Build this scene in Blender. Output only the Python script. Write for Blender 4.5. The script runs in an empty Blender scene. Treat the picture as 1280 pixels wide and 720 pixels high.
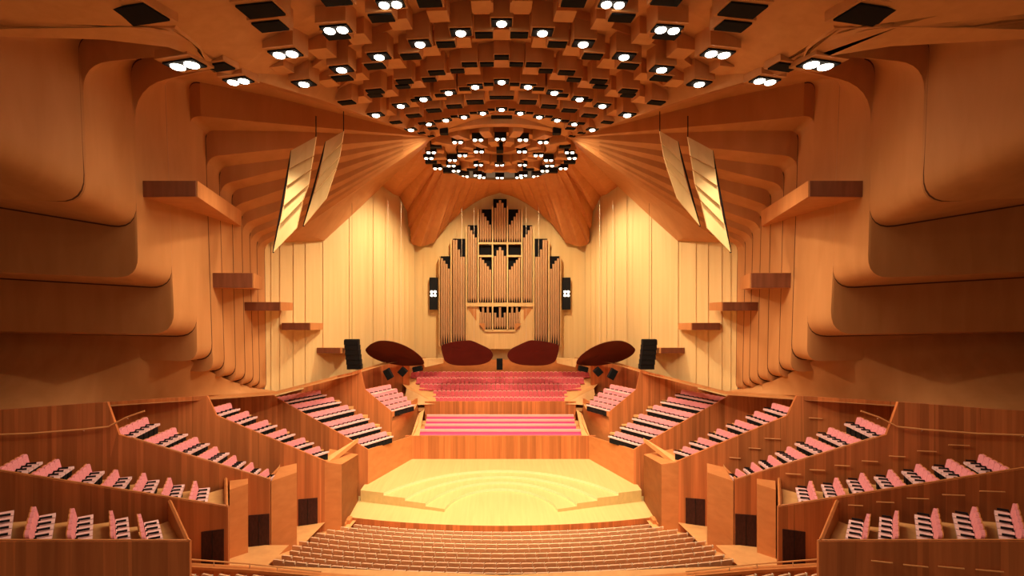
import bpy, bmesh, math, random
from mathutils import Vector, Matrix
random.seed(7)
S = bpy.context.scene
COL = S.collection
F, PX, PY, CX, CZ = 600.0, 622.0, 360.0, -0.25, 17.0

# ---------------------------------------------------------------- helpers
def U(px, py, d):
    """a place in the hall, surveyed as bearing, elevation and distance down the hall"""
    return Vector((CX + (px - PX) * d / F, d, CZ + (PY - py) * d / F))
def MX(v, s):
    return Vector((v[0] * s, v[1], v[2]))
def hgt(py, d): return CZ + (PY - py) * d / F

MATS = {}
def nodes(name):
    m = bpy.data.materials.new(name); m.use_nodes = True
    nt = m.node_tree; b = nt.nodes['Principled BSDF']
    MATS[name] = m
    return m, nt, b
def wood(name, c1, c2, scale=(6, 6, .25), rough=.5, plank=None, spec=.3, amp=1.0):
    m, nt, b = nodes(name)
    geo = nt.nodes.new('ShaderNodeNewGeometry')
    mp = nt.nodes.new('ShaderNodeMapping'); mp.inputs['Scale'].default_value = scale
    nt.links.new(geo.outputs['Position'], mp.inputs['Vector'])
    n = nt.nodes.new('ShaderNodeTexNoise'); n.inputs['Scale'].default_value = 1.0
    n.inputs['Detail'].default_value = 5; n.inputs['Distortion'].default_value = .4
    nt.links.new(mp.outputs[0], n.inputs['Vector'])
    r = nt.nodes.new('ShaderNodeValToRGB')
    r.color_ramp.elements[0].position = .5 - .22 / amp; r.color_ramp.elements[0].color = (*c2, 1)
    r.color_ramp.elements[1].position = .5 + .22 / amp; r.color_ramp.elements[1].color = (*c1, 1)
    nt.links.new(n.outputs['Fac'], r.inputs['Fac'])
    out = r.outputs['Color']
    if plank:
        mp2 = nt.nodes.new('ShaderNodeMapping'); mp2.inputs['Scale'].default_value = plank
        nt.links.new(geo.outputs['Position'], mp2.inputs['Vector'])
        v = nt.nodes.new('ShaderNodeTexVoronoi'); v.inputs['Scale'].default_value = 1.0
        nt.links.new(mp2.outputs[0], v.inputs['Vector'])
        sp = nt.nodes.new('ShaderNodeSeparateColor'); nt.links.new(v.outputs['Color'], sp.inputs[0])
        mr = nt.nodes.new('ShaderNodeMapRange'); mr.inputs['To Min'].default_value = .72; mr.inputs['To Max'].default_value = 1.12
        nt.links.new(sp.outputs[0], mr.inputs['Value'])
        mx = nt.nodes.new('ShaderNodeVectorMath'); mx.operation = 'SCALE'
        nt.links.new(out, mx.inputs[0]); nt.links.new(mr.outputs[0], mx.inputs['Scale'])
        out = mx.outputs[0]
    nt.links.new(out, b.inputs['Base Color'])
    b.inputs['Roughness'].default_value = rough
    b.inputs['Specular IOR Level'].default_value = spec
    return m
def plain(name, c, rough=.6, emit=0, ec=None, metal=0, var=.12, scale=9):
    m, nt, b = nodes(name)
    n = nt.nodes.new('ShaderNodeTexNoise'); n.inputs['Scale'].default_value = scale
    r = nt.nodes.new('ShaderNodeValToRGB')
    r.color_ramp.elements[0].position = .3; r.color_ramp.elements[1].position = .7
    r.color_ramp.elements[0].color = (*[x * (1 - var) for x in c], 1)
    r.color_ramp.elements[1].color = (*[min(1, x * (1 + var)) for x in c], 1)
    nt.links.new(n.outputs['Fac'], r.inputs['Fac']); nt.links.new(r.outputs['Color'], b.inputs['Base Color'])
    b.inputs['Roughness'].default_value = rough; b.inputs['Metallic'].default_value = metal
    b.inputs['Specular IOR Level'].default_value = .25
    if emit:
        b.inputs['Emission Color'].default_value = (*(ec or c), 1); b.inputs['Emission Strength'].default_value = emit
    return m

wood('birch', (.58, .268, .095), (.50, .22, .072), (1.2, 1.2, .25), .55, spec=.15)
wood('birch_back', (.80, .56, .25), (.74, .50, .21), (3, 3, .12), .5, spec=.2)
wood('birch_ceiling', (.68, .34, .13), (.60, .29, .105), (2, 2, .6), .6, spec=.12)
wood('fan_wood', (.62, .26, .085), (.54, .215, .068), (2, 2, .5), .6, spec=.12)
wood('brush_box', (.62, .205, .062), (.47, .14, .042), (5, 5, .22), .45, plank=(3.2, 3.2, .02), spec=.25)
wood('burl', (.64, .25, .08), (.54, .195, .058), (1.2, 1.2, 2.6), .45, spec=.25)
wood('riser_lit_wood', (.86, .74, .42), (.82, .69, .38), (5, 5, 2), .35)  # stronger light on the riser faces, put in as paler wood
wood('stage_floor', (.66, .47, .19), (.58, .41, .16), (5, .3, 2), .38, spec=.35)
wood('terrace_floor', (.72, .38, .14), (.62, .31, .11), (2, 2, 2), .55)
wood('stall_wood', (.80, .52, .32), (.72, .45, .27), (4, 4, 4), .5)
wood('cap_wood', (.66, .26, .08), (.56, .2, .06), (3, 3, 3), .4)
wood('organ_case', (.82, .55, .24), (.72, .46, .19), (6, 6, .4), .45)
plain('pipe_metal', (.62, .37, .19), .42, metal=.25, var=.08)
plain('black', (.006, .006, .007), .7, var=.1)
plain('hatch_black', (.004, .004, .005), .9, var=.1)
plain('doorway_shade', (.045, .012, .008), .6, var=.3)
plain('petal_red', (.11, .018, .010), .35, var=.12, scale=2)
plain('pink', (.82, .31, .35), .75, var=.1)
plain('pale_pink', (.88, .58, .56), .75, var=.08)
wood('fascia_shade_wood', (.25, .08, .035), (.18, .055, .022), (4, 4, .4), .5)
plain('joint_shade', (.10, .035, .014), .8)  # shade between the wall strips, painted as thin dark lines
plain('magenta', (.66, .115, .14), .8, var=.15, scale=14)
plain('bench_top', (.88, .42, .36), .7, var=.05)
plain('bench_pink', (.80, .10, .27), .7, var=.08)
plain('stall_metal', (.75, .6, .42), .35, var=.05)
plain('rail_wood', (.72, .33, .12), .4, var=.08)
plain('lamp_glow', (1, .95, .85), .5, emit=14, ec=(1, .86, .66))
plain('lamp_glow_small', (1, .9, .75), .5, emit=9, ec=(1, .82, .62))

class MB:
    def __init__(s): s.v = []; s.f = []; s.m = []; s.cur = 0; s.mats = []
    def mat(s, name):
        if name not in s.mats: s.mats.append(name)
        s.cur = s.mats.index(name); return s
    def face(s, pts):
        i = len(s.v); s.v += [tuple(p) for p in pts]; s.f.append(tuple(range(i, i + len(pts)))); s.m.append(s.cur)
    def grid(s, rows):
        """rows of equal length -> quads sharing vertices"""
        i = len(s.v); n = len(rows[0])
        for r in rows: s.v += [tuple(p) for p in r]
        for a in range(len(rows) - 1):
            for b in range(n - 1):
                s.f.append((i + a * n + b, i + a * n + b + 1, i + (a + 1) * n + b + 1, i + (a + 1) * n + b)); s.m.append(s.cur)
    def hexa(s, p):
        """p: 8 corners, bottom ring 0-3, top ring 4-7"""
        i = len(s.v); s.v += [tuple(q) for q in p]
        for f in ((3, 2, 1, 0), (4, 5, 6, 7), (0, 1, 5, 4), (1, 2, 6, 5), (2, 3, 7, 6), (3, 0, 4, 7)):
            s.f.append(tuple(i + k for k in f)); s.m.append(s.cur)
    def box(s, x0, x1, y0, y1, z0, z1, M=None):
        p = [Vector(q) for q in ((x0, y0, z0), (x1, y0, z0), (x1, y1, z0), (x0, y1, z0), (x0, y0, z1), (x1, y0, z1), (x1, y1, z1), (x0, y1, z1))]
        s.hexa([M @ q if M else q for q in p])
    def prism(s, poly, n):
        """poly: list of 3-D points, n: thickness vector"""
        k = len(poly); i = len(s.v)
        s.v += [tuple(p) for p in poly] + [tuple(Vector(p) + n) for p in poly]
        s.f.append(tuple(range(i, i + k))); s.m.append(s.cur)
        s.f.append(tuple(range(i + 2 * k - 1, i + k - 1, -1))); s.m.append(s.cur)
        for a in range(k):
            b = (a + 1) % k
            s.f.append((i + a, i + k + a, i + k + b, i + b)); s.m.append(s.cur)
    def tube(s, pts, r, n=6):
        rings = []
        for j, p in enumerate(pts):
            p = Vector(p); a = Vector(pts[max(0, j - 1)]); b = Vector(pts[min(len(pts) - 1, j + 1)])
            t = (b - a).normalized(); up = Vector((0, 0, 1)) if abs(t.z) < .9 else Vector((1, 0, 0))
            x = t.cross(up).normalized(); y = x.cross(t)
            rings.append([p + (x * math.cos(2 * math.pi * k / n) + y * math.sin(2 * math.pi * k / n)) * r for k in range(n)])
        i = len(s.v)
        for R in rings: s.v += [tuple(q) for q in R]
        for a in range(len(rings) - 1):
            for k in range(n):
                l = (k + 1) % n
                s.f.append((i + a * n + k, i + a * n + l, i + (a + 1) * n + l, i + (a + 1) * n + k)); s.m.append(s.cur)
        for ring, rev in ((0, True), (len(rings) - 1, False)):
            f = [i + ring * n + k for k in range(n)]
            s.f.append(tuple(reversed(f)) if rev else tuple(f)); s.m.append(s.cur)
    def lathe(s, prof, c, n=10):
        """prof: (r,z) list"""
        i = len(s.v); c = Vector(c)
        for r, z in prof:
            for k in range(n):
                a = 2 * math.pi * k / n; s.v.append(tuple(c + Vector((r * math.cos(a), r * math.sin(a), z))))
        for a in range(len(prof) - 1):
            for k in range(n):
                l = (k + 1) % n
                s.f.append((i + a * n + k, i + a * n + l, i + (a + 1) * n + l, i + (a + 1) * n + k)); s.m.append(s.cur)
        s.f.append(tuple(i + k for k in reversed(range(n)))); s.m.append(s.cur)
        j = i + (len(prof) - 1) * n
        s.f.append(tuple(j + k for k in range(n))); s.m.append(s.cur)
    def mesh(s, name, smooth=None):
        me = bpy.data.meshes.new(name); me.from_pydata(s.v, [], s.f)
        for n in s.mats: me.materials.append(MATS[n])
        me.polygons.foreach_set('material_index', s.m)
        if smooth is not None:
            me.polygons.foreach_set('use_smooth', [True] * len(s.f)); me.set_sharp_from_angle(angle=math.radians(smooth))
        me.update(); return me
    def build(s, name, parent=None, smooth=None, kind=None, loc=None):
        o = bpy.data.objects.new(name, s.mesh(name, smooth)); COL.objects.link(o)
        if parent: o.parent = parent
        if kind: o['kind'] = kind
        if loc is not None: o.location = loc
        return o
def solid(o, t, off=0):
    m = o.modifiers.new('thickness', 'SOLIDIFY'); m.thickness = t; m.offset = off; return o
def bev(o, w=.02, n=2):
    m = o.modifiers.new('edge', 'BEVEL'); m.width = w; m.segments = n; m.limit_method = 'ANGLE'; return o
def tag(o, label, cat, group=None):
    o['label'] = label; o['category'] = cat
    if group: o['group'] = group
    return o
def empty(name, loc=(0, 0, 0), rz=0):
    o = bpy.data.objects.new(name, None); COL.objects.link(o); o.location = loc; o.rotation_euler = (0, 0, rz); o.empty_display_size = .2
    return o
SIDE = {-1: 'left', 1: 'right'}
ORD = ['first', 'second', 'third', 'fourth', 'fifth', 'sixth', 'seventh', 'eighth', 'ninth', 'tenth', 'eleventh', 'twelfth']
def ordn(i):
    n = i + 1
    if i < 12: return ORD[i]
    return '%d%s' % (n, 'th' if 10 < n % 100 < 14 else {1: 'st', 2: 'nd', 3: 'rd'}.get(n % 10, 'th'))

# ---------------------------------------------------------------- side walls: fluted portals
def round_corner(A, B, C, r, n=7):
    """B replaced with a rounded arc (bezier) at distance r along each leg (2-D)"""
    A, B, C = Vector(A), Vector(B), Vector(C)
    r1 = min(r, (A - B).length * .48); r2 = min(r, (C - B).length * .48)
    p = B + (A - B).normalized() * r1; q = B + (C - B).normalized() * r2
    out = []
    for k in range(n):
        t = k / (n - 1); out.append(p * (1 - t) ** 2 * 1.0 + B * 2 * t * (1 - t) + q * t * t)
    return out
def outline(C, M_, T, B, S_, rT, rB, dC, dK, dS=None):
    """profile of one portal: crown end, haunch, upper corner, lower corner, soffit end"""
    dS = dS if dS is not None else dK
    pts = []
    for k in range(5): pts.append((Vector(C) * (1 - k / 5) + Vector(M_) * (k / 5), dC + (dK + (dC - dK) * .33 - dC) * k / 5))
    dM = dK + (dC - dK) * .33
    up = round_corner(M_, T, B, rT)
    for k in range(3): pts.append((Vector(M_) * (1 - k / 3) + up[0] * (k / 3), dM + (dK - dM) * k / 3))
    for q in up: pts.append((q, dK))
    lo = round_corner(T, B, S_, rB)
    for k in range(1, 6): pts.append((up[-1] * (1 - k / 6) + lo[0] * (k / 6), dK))
    for q in lo: pts.append((q, dK))
    for k in range(1, 5): pts.append((lo[-1] * (1 - k / 4) + Vector(S_) * (k / 4), dK + (dS - dK) * k / 4))
    return [U(p[0], p[1], d) for p, d in pts]
CR = (541, 171.5)
# near / far outlines of each strip, then the face to the next strip
OL = [
 # C, M, T, B, S, rT, rB, dC, dK
 outline((262, 34), (120, 33), (-30, 33), (-30, 190), (-150, 165), 20, 40, 18.6, 16.2),          # 1 near
 outline((262, 37), (170, 38), (97, 43), (106, 253), (-60, 246), 22, 36, 19.5, 19.4),        # 1 far
 outline((268, 66), (180, 72), (103, 80), (109, 256), (-60, 240), 34, 34, 20.5, 19.5),           # 2 near
 outline((268, 67), (190, 71), (163, 75), (172, 287), (-60, 249), 20, 34, 22, 22.3),         # 2 far
 outline((300, 84), (255, 88), (168, 108), (173, 348), (-60, 338), 42, 28, 23, 22.4),          # 3 near
 outline((300, 86), (262, 89), (206, 100), (216, 360), (-60, 344), 10, 28, 25, 24.8),          # 3 far
 outline(CR, (330, 107), (207, 94), (218.5, 418), (-60, 413), 10, 30, 33.5, 24.9),            # 4 near
 outline(CR, (340, 121), (236, 100), (247, 420), (-60, 416), 14, 26, 33.5, 26.7),            # 4 far
 outline(CR, (350, 155), (237, 144), (247.5, 452), (150, 449), 14, 20, 33.6, 26.9),            # B near
 outline(CR, (355, 164), (257, 163), (266, 449), (180, 449), 12, 20, 33.6, 28.2),
 outline(CR, (355, 186), (258, 196), (267, 465), (205, 463), 16, 16, 33.7, 28.3),              # C
 outline(CR, (355, 199), (274, 209), (281, 463), (215, 463), 14, 16, 33.7, 29.6),
 outline(CR, (355, 211), (275, 231), (281.5, 472), (225, 471), 14, 15, 33.8, 29.7),            # D
 outline(CR, (355, 223), (290, 238), (295, 470), (240, 470), 12, 15, 33.8, 30.9),
 outline(CR, (355, 236), (291, 258), (295.5, 478), (245, 477), 12, 14, 33.9, 31.0),            # E
 outline(CR, (355, 249), (302, 266), (307, 475), (255, 477), 10, 13, 33.9, 32.0),
 outline(CR, (355, 261), (303, 280), (307.5, 482), (262, 481), 12, 12, 34.0, 32.1),            # F
 outline(CR, (357, 269), (312, 286), (317, 479), (268, 481), 12, 12, 34.0, 33.0),
 outline(CR, (358, 276), (313, 294), (317.5, 485), (275, 484), 12, 10, 34.1, 33.1),            # G
 outline(CR, (362, 280), (321, 298), (325, 482), (280, 484), 10, 10, 34.1, 33.9),
 outline(CR, (364, 284), (322, 305), (325.5, 488), (290, 487), 12, 9, 34.2, 34.0),             # H
 outline(CR, (372, 288), (331, 306), (333, 486), (300, 487), 8, 8, 34.2, 34.9),
]
bottom_line = [(-60, 515, 23.0), (0, 512, 23.6), (60, 507.5, 24.6), (120, 503, 26), (180, 499, 27.6), (230, 496, 28.6), (290, 492.6, 31), (345, 489, 34.3), (372, 482, 35.6), (400, 475, 37.3), (425, 468.5, 39), (440, 465, 40), (466, 457, 42.5), (490, 450, 45.5), (510, 448, 47.5), (532, 447, 50)]
for s in (-1, 1):
    mir = [[MX(p, -s) for p in o] for o in OL]
    for k in range(len(mir) - 1):
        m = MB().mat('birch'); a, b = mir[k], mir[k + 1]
        rows = [a, b] if k % 2 else [a, [p.lerp(q, .5) for p, q in zip(a, b)], b]
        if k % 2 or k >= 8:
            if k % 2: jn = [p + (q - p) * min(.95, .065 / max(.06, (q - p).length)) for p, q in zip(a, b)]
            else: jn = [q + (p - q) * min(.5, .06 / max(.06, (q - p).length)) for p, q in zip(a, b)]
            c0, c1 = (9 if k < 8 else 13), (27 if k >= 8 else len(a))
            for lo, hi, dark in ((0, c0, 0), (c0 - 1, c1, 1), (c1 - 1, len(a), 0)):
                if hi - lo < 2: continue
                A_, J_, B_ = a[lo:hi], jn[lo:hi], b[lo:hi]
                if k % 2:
                    m.mat('joint_shade' if dark else 'birch').grid([A_, J_]); m.mat('birch').grid([J_, B_])
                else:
                    m.mat('birch').grid([A_, J_]); m.mat('joint_shade' if dark else 'birch').grid([J_, B_])
        else: m.grid(rows)
        o = m.build('wall_%s' % SIDE[s], smooth=35, kind='structure')
    # apron between the portals and the terraces
    top = [(-60, 414, 26.6), (0, 415, 26.7), (80, 416, 26.7), (160, 418, 26.8), (205, 424, 26.9), (232, 447, 27.8), (256, 461, 28.8), (272, 469, 29.8), (288, 476, 31), (301, 480, 32.2), (314, 484, 33.6), (330, 486.5, 35)]
    bot = [(-60, 515, 23.0), (0, 512, 23.6), (60, 507.5, 24.6), (120, 503, 26), (165, 500, 27.2), (200, 498, 27.9), (230, 496, 28.6), (255, 494.6, 29.4), (280, 493.2, 30.6), (300, 492, 31.6), (322, 490.7, 32.9), (345, 489, 34.3)]
    m = MB().mat('birch'); rows = []
    for t in (0, .2, .4, .6, .75, .9, 1):
        r = []
        for p, q in zip(top, bot):
            e = t ** 1.25
            r.append(MX(U(p[0] + (q[0] - p[0]) * t, p[1] + (q[1] - p[1]) * t, p[2] + (q[2] - p[2]) * e), -s))
        rows.append(r)
    m.grid(rows); m.build('wall_%s' % SIDE[s], smooth=40, kind='structure')
    # flat fillet under the apron edge, closes the gap to the terrace walls
    m = MB().mat('birch'); r0 = [MX(U(*p), -s) for p in bottom_line]
    r1 = [MX(U(p[0], p[1], p[2]) + Vector((0, 0, -.16)), -s) for p in bottom_line]
    r2 = [MX(U(p[0], p[1], p[2] - 1.7) + Vector((0, 0, -.25)), -s) for p in bottom_line]
    m.grid([r0, r1, r2]); m.build('trim_1', smooth=30, kind='structure')
    # bright stepped panels from the portals to the organ wall
    seams = [331, 339, 350, 367, 382, 404, 437, 467, 482, 492, 499, 506, 512, 518]
    def topy(x):
        P = [(331, 300), (362, 298), (405, 300), (478, 232), (518, 225)]
        for (a, b), (c, d) in zip(P, P[1:]):
            if x <= c: return b + (d - b) * (x - a) / (c - a)
        return 225
    def boty(x):
        for (a, b, _), (c, d, _) in zip(bottom_line, bottom_line[1:]):
            if x <= c: return b + (d - b) * (x - a) / (c - a)
        return 447
    def dep(x):  # straight in plan from (331,34.9) to (518,51)
        A = U(331, 360, 34.9); Bq = U(518, 360, 50.8)
        k = (x - PX) / F
        # point on line A-B whose bearing is k
        dx, dy = Bq.x - A.x, Bq.y - A.y
        t = (k * A.y + CX - A.x) / (dx - k * dy)
        return A.y + t * dy
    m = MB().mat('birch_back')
    prev = None
    for i in range(len(seams) - 1):
        x0, x1 = seams[i], seams[i + 1]
        d0, d1 = dep(x0) - .02, dep(x1) + .05
        n = 3; L = []
        for j in range(n + 1):
            x = x0 + (x1 - x0) * j / n; d = d0 + (d1 - d0) * j / n
            L.append((MX(U(x, topy(x) - 14, d), -s), MX(U(x, boty(x) + 6, d), -s)))
        if prev: m.face([prev[0], prev[1], L[0][1], L[0][0]])
        m.grid([[q[0] for q in L], [q[1] for q in L]])
        prev = L[-1]
    m.build('wall_%s' % SIDE[s], kind='structure')
    # broad wing panel under the ceiling fan
    m = MB().mat('birch')
    A = [U(*p) for p in ((541, 171.5, 34.2), (500, 193, 34.3), (450, 222, 34.6), (405, 251, 34.8), (372, 288, 35.0), (345, 303, 35.1))]
    Bq = [U(*p) for p in ((533, 181, 36), (513, 200, 38), (478, 233, dep(478) - .4), (440, 269, dep(440) - .3), (405, 301, dep(405) - .2), (352, 303, dep(352) - .1))]
    m.grid([[MX(p, -s) for p in A], [MX(p.lerp(q, .5), -s) for p, q in zip(A, Bq)], [MX(p, -s) for p in Bq]])
    m.grid([[MX(p, -s) for p in Bq], [MX(p + Vector((0, .25, .5)), -s) for p in Bq]])
    m.build('wall_%s' % SIDE[s], smooth=30, kind='structure')
    # folded fan behind the crown
    inner = [(533, 181, 36), (540, 196, 40), (548, 206, 42.5), (558, 213, 43.4), (570, 218, 44), (583, 222, 44.3), (598, 224, 44.5), (612, 225, 44.6), (627, 225, 44.6)]
    outer = [(478, 233, dep(478)), (506, 250, dep(506)), (512, 282, 49.8), (516, 308, 50.6), (541, 306, 50.7), (560, 280, 50.8), (580, 262, 50.8), (602, 248, 50.8), (627, 240, 50.8)]
    def along(P, t):
        t *= len(P) - 1; i = min(len(P) - 2, int(t)); f = t - i
        return U(*P[i]).lerp(U(*P[i + 1]), f)
    m = MB().mat('fan_wood'); NF = 11
    for i in range(NF):
        t0, t1 = i / NF, (i + 1) / NF; tm = t0 + (t1 - t0) * .72
        a0, a1, am = along(inner, t0), along(inner, t1), along(inner, tm) + Vector((0, .05, .03))
        b0, b1, bm = along(outer, t0), along(outer, t1), along(outer, tm) + Vector((.0, -.6, -.15))
        for q in ([a0, am, bm, b0], [am, a1, b1, bm]): m.face([MX(v, -s) for v in q])
    m.build('ceiling', kind='structure')

# organ wall
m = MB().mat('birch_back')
xs = [514, 521, 529, 537, 546, 552, 565, 580, 600, 614, 627, 641, 655, 675, 690, 702, 708, 716, 724, 732, 741]
prev = None
for i in range(len(xs) - 1):
    o = .07 if i % 2 else 0
    p = [U(xs[i], 222, 51 + o), U(xs[i + 1], 222, 51 + o), U(xs[i + 1], 470, 51 + o), U(xs[i], 470, 51 + o)]
    m.face(p)
    if prev: m.face([prev[0], p[0], p[3], prev[1]])
    prev = (p[1], p[2])
m.build('wall_front', kind='structure')

# timber boxes on the side walls
for s in (-1, 1):
    specs = [
     ([(172, 226), (247, 226), (247, 246), (172, 247)], 22.9, [(240, 262), (302, 264), (302, 283), (241, 281)], 31.6, 'largest and highest timber box with broad sloping underside on %s side wall'),
     ([(262, 341), (317, 341), (317, 360), (262, 360)], 28.6, [(285, 347), (328, 347), (328, 362), (285, 362)], 33.4, 'second highest timber box jutting from the %s side wall flutes'),
     ([(304, 377.5), (351, 377.5), (351, 388.5), (304, 388.5)], 32.2, [(318, 378.5), (366, 378.5), (366, 388), (318, 388)], 36.2, 'middle timber box of the descending line on the %s side wall'),
     ([(352, 403.5), (388, 403.5), (388, 412.5), (352, 412.5)], 35.9, [(366, 404), (404, 404), (404, 412), (366, 412)], 39.5, 'slim timber box second lowest on the %s side wall'),
     ([(396, 434.5), (426, 434.5), (426, 441.5), (396, 441.5)], 39.2, [(410, 435), (440, 435), (440, 441), (410, 441)], 43, 'lowest and smallest timber box beside the black speaker on the %s wall')]
    for fr, d0, bk, d1, lab in specs:
        root = empty('wall_box', MX(U(fr[2][0], fr[2][1], d0), -s))
        a = [MX(U(*p, d0), -s) for p in fr]; b = [MX(U(*p, d1), -s) for p in bk]
        L = root.location.copy()
        m = MB().mat('fan_wood'); m.hexa([p - L for p in (a[3], a[2], b[2], b[3], a[0], a[1], b[1], b[0])])
        o = m.build('casing', root)
        # front face, its shade painted as a darker wood
        m = MB().mat('fascia_shade_wood'); q = [a[0].lerp(a[2], .02), a[1].lerp(a[3], .02), a[2].lerp(a[0], .02), a[3].lerp(a[1], .02)]
        m.prism([p - L + Vector((0, -.02, 0)) for p in q], Vector((0, -.05, 0))); m.build('fascia', root)
        tag(root, lab % SIDE[s], 'timber box', 'timber boxes on the side walls')

# ---------------------------------------------------------------- ceiling
ZT, SL = 11.1, .16
def on_tent(px, py):
    a = abs(px - PX - 5) / F
    d = ZT / ((PY - py) / F + SL * a)
    return U(px, py, d)
CC = Vector((0, 37.5, 0))
m = MB().mat('birch_ceiling')
# stepped tent: rings rising and falling around the crown
EDGE = [(-200, 44), (-90, 40), (60, 34.5), (160, 34), (218, 35), (250, 62), (262, 88), (325, 102), (400, 124), (470, 149), (541, 171)]
EP = [on_tent(a, b) for a, b in EDGE]
def lim(y):
    if y <= EP[0].y: return -EP[0].x
    for p, q in zip(EP, EP[1:]):
        if p.y <= y <= q.y: return -(p.x + (q.x - p.x) * (y - p.y) / max(1e-6, q.y - p.y))
    return 4.6 if y > EP[-1].y else 12.5
def tent(r, a):
    x, y = r * math.sin(a), CC.y - r * math.cos(a)
    return x, y
rad = [6.2, 7.6, 7.6, 9.2, 9.2, 11, 11, 13, 13, 15.2, 15.2, 17.6, 17.6, 20.2, 20.2, 21.2, 22.1, 23, 24, 25, 26, 27, 28.5, 31, 36]
rows = []
for i, r in enumerate(rad):
    row = []
    for k in range(141):
        a = math.radians(-100 + 200 * k / 140)
        x, y = tent(r, a)
        pass
        lm = lim(max(y, 2)); x = max(-lm, min(lm, x)); ra = min(1, max(.05, (12.3 - abs(x)) / 4.5)) if r > 8 else .3
        z = CZ + ZT + (.75 + (.35 if i % 2 == 0 and 0 < i < 14 else 0)) * ra - SL * abs(x)
        row.append((x, max(y, 2), z))
    rows.append(row)
m.grid(rows)
m.build('ceiling', smooth=20, kind='structure')
roof = MB().mat('birch_ceiling'); roof.face([(-30, -2, CZ + 12.8), (30, -2, CZ + 12.8), (30, 34, CZ + 12.8), (-30, 34, CZ + 12.8)])
roof.build('ceiling', kind='structure')
for s in (-1, 1):
    shell = MB().mat('birch'); shell.face([(s * 29, -2, 0), (s * 29, 54, 0), (s * 29, 54, CZ + 13), (s * 29, -2, CZ + 13)]); shell.build('wall_%s' % SIDE[s], kind='structure')
# outer ceiling to the wall portals
for s in (-1, 1):
    m = MB().mat('birch_ceiling')
    dd = [13.6, 15.4, 17.4, 19, 20.0, 21.6, 24.6, 27.3, 30, 32.2, 33.7]
    q0 = [U(a, b + .5, d) for (a, b), d in zip(EDGE, dd)]
    q2 = [p + Vector((.6, 0, .9)) for p in EP]
    m.grid([[MX(p, -s) for p in q] for q in (q0, EP, q2)])
    m.build('ceiling', smooth=30, kind='structure')

LIGHTS = []
def frame_at(P):
    """radial frame around the crown: tangent, radial"""
    v = Vector((P.x - CC.x, P.y - CC.y, 0)).normalized(); r = Vector((v.x * .42, v.y * .42 - .58, 0)).normalized(); t = Vector((-r.y, r.x, 0))
    return t, r
blocks = MB().mat('birch_ceiling')
def block(P, w, dp, h=1.5):
    t, r = frame_at(P)
    a = P - t * w / 2 - r * dp / 2; b = P + t * w / 2 - r * dp / 2; c = P + t * w / 2 + r * dp / 2; d = P - t * w / 2 + r * dp / 2
    up = Vector((0, 0, h))
    blocks.hexa([a, b, c, d, a + up, b + up, c + up, d + up])
    # sloping back of the block
    blocks.prism([d, c, c + up, d + up], -r * dp * 0)if False else None
def hatch_quad(P, w, dp):
    t, r = frame_at(P)
    return Matrix((( t.x, r.x, 0), (t.y, r.y, 0), (0, 0, 1))).to_4x4(), t, r
def put_hatch(px, py, wpx, label):
    P = on_tent(px, py); w = wpx * P.y / F; dp = w * .55
    M, t, r = hatch_quad(P, w, dp)
    block(P + Vector((0, 0, .02)), w * 1.12, w * .8, .35 if abs(P.x) > 11 else 1.2)
    m = MB().mat('hatch_black'); m.box(-w / 2, w / 2, -dp / 2, dp / 2, -.05, .02, M)
    o = m.build('ceiling_hatch', loc=P); tag(o, label, 'hatch', 'black ceiling hatches')
def put_light(px, py, wpx, twin, label, e=1.0):
    P = on_tent(px, py); w = wpx * P.y / F; dp = w * (.48 if twin else .62)
    M, t, r = hatch_quad(P, w, dp)
    block(P + Vector((0, 0, .02)), w * 1.1, w * .85, .35 if abs(P.x) > 11 else 1.2)
    root = empty('ceiling_downlight', P)
    m = MB().mat('hatch_black'); m.box(-w / 2, w / 2, -dp / 2, dp / 2, -.05, .02, M); m.build('housing', root)
    rr = w * (.185 if twin else .235)
    for q in ((-1, 1) if twin else (0,)):
        m = MB().mat('lamp_glow'); c = t * (q * w * .235)
        m.lathe([(rr * .85, -.12), (rr, -.09), (rr, -.03)], c, 16)
        m.build('lamp', root, smooth=40)
    tag(root, label, 'downlight', 'downlights in the ceiling coffers')
    LIGHTS.append((P, e * ((1.6 if abs(P.x) < 8 else .8 if abs(P.x) < 11 else .45) if twin else 1)))
def pair(px, py, w, fn):
    fn(px, py, w, 'left'); fn(1254 - px, py, w, 'right')
def arc_l(name, i): return name, i
for nm, wl, pts in (('nearest single-lamp arc', 26, [(627, 28), (576, 40), (525, 54), (474, 70), (427, 86), (380, 104)]),
                    ('middle single-lamp arc', 19, [(627, 101.6), (594, 107.6), (561, 115), (529.4, 123), (501, 131.6), (470, 143)]),
                    ('farthest single-lamp arc', 14, [(627, 136), (603.6, 140.6), (580, 145.4), (557.4, 149.4), (536, 154.2), (513.6, 161.4)])):
    for i, (x, y) in enumerate(pts):
        if i == 0: put_light(x, y, wl, False, 'round downlight at the centre of the %s' % nm)
        else: pair(x, y, wl, lambda a, b, w, sd: put_light(a, b, w, False, 'round downlight, %s to the %s of centre in the %s' % (ORD[i - 1], sd, nm)))
for i, (x, y, w) in enumerate([(488, 4, 34), (420, 36, 36), (357, 66.5, 38), (298, 100.5, 34), (231, 80.5, 46)]):
    pair(x, y, w, lambda a, b, w_, sd: put_light(a, b, w_, True, 'twin-lamp black downlight, %s out from centre on the %s side' % (ORD[i], sd)))
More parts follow.
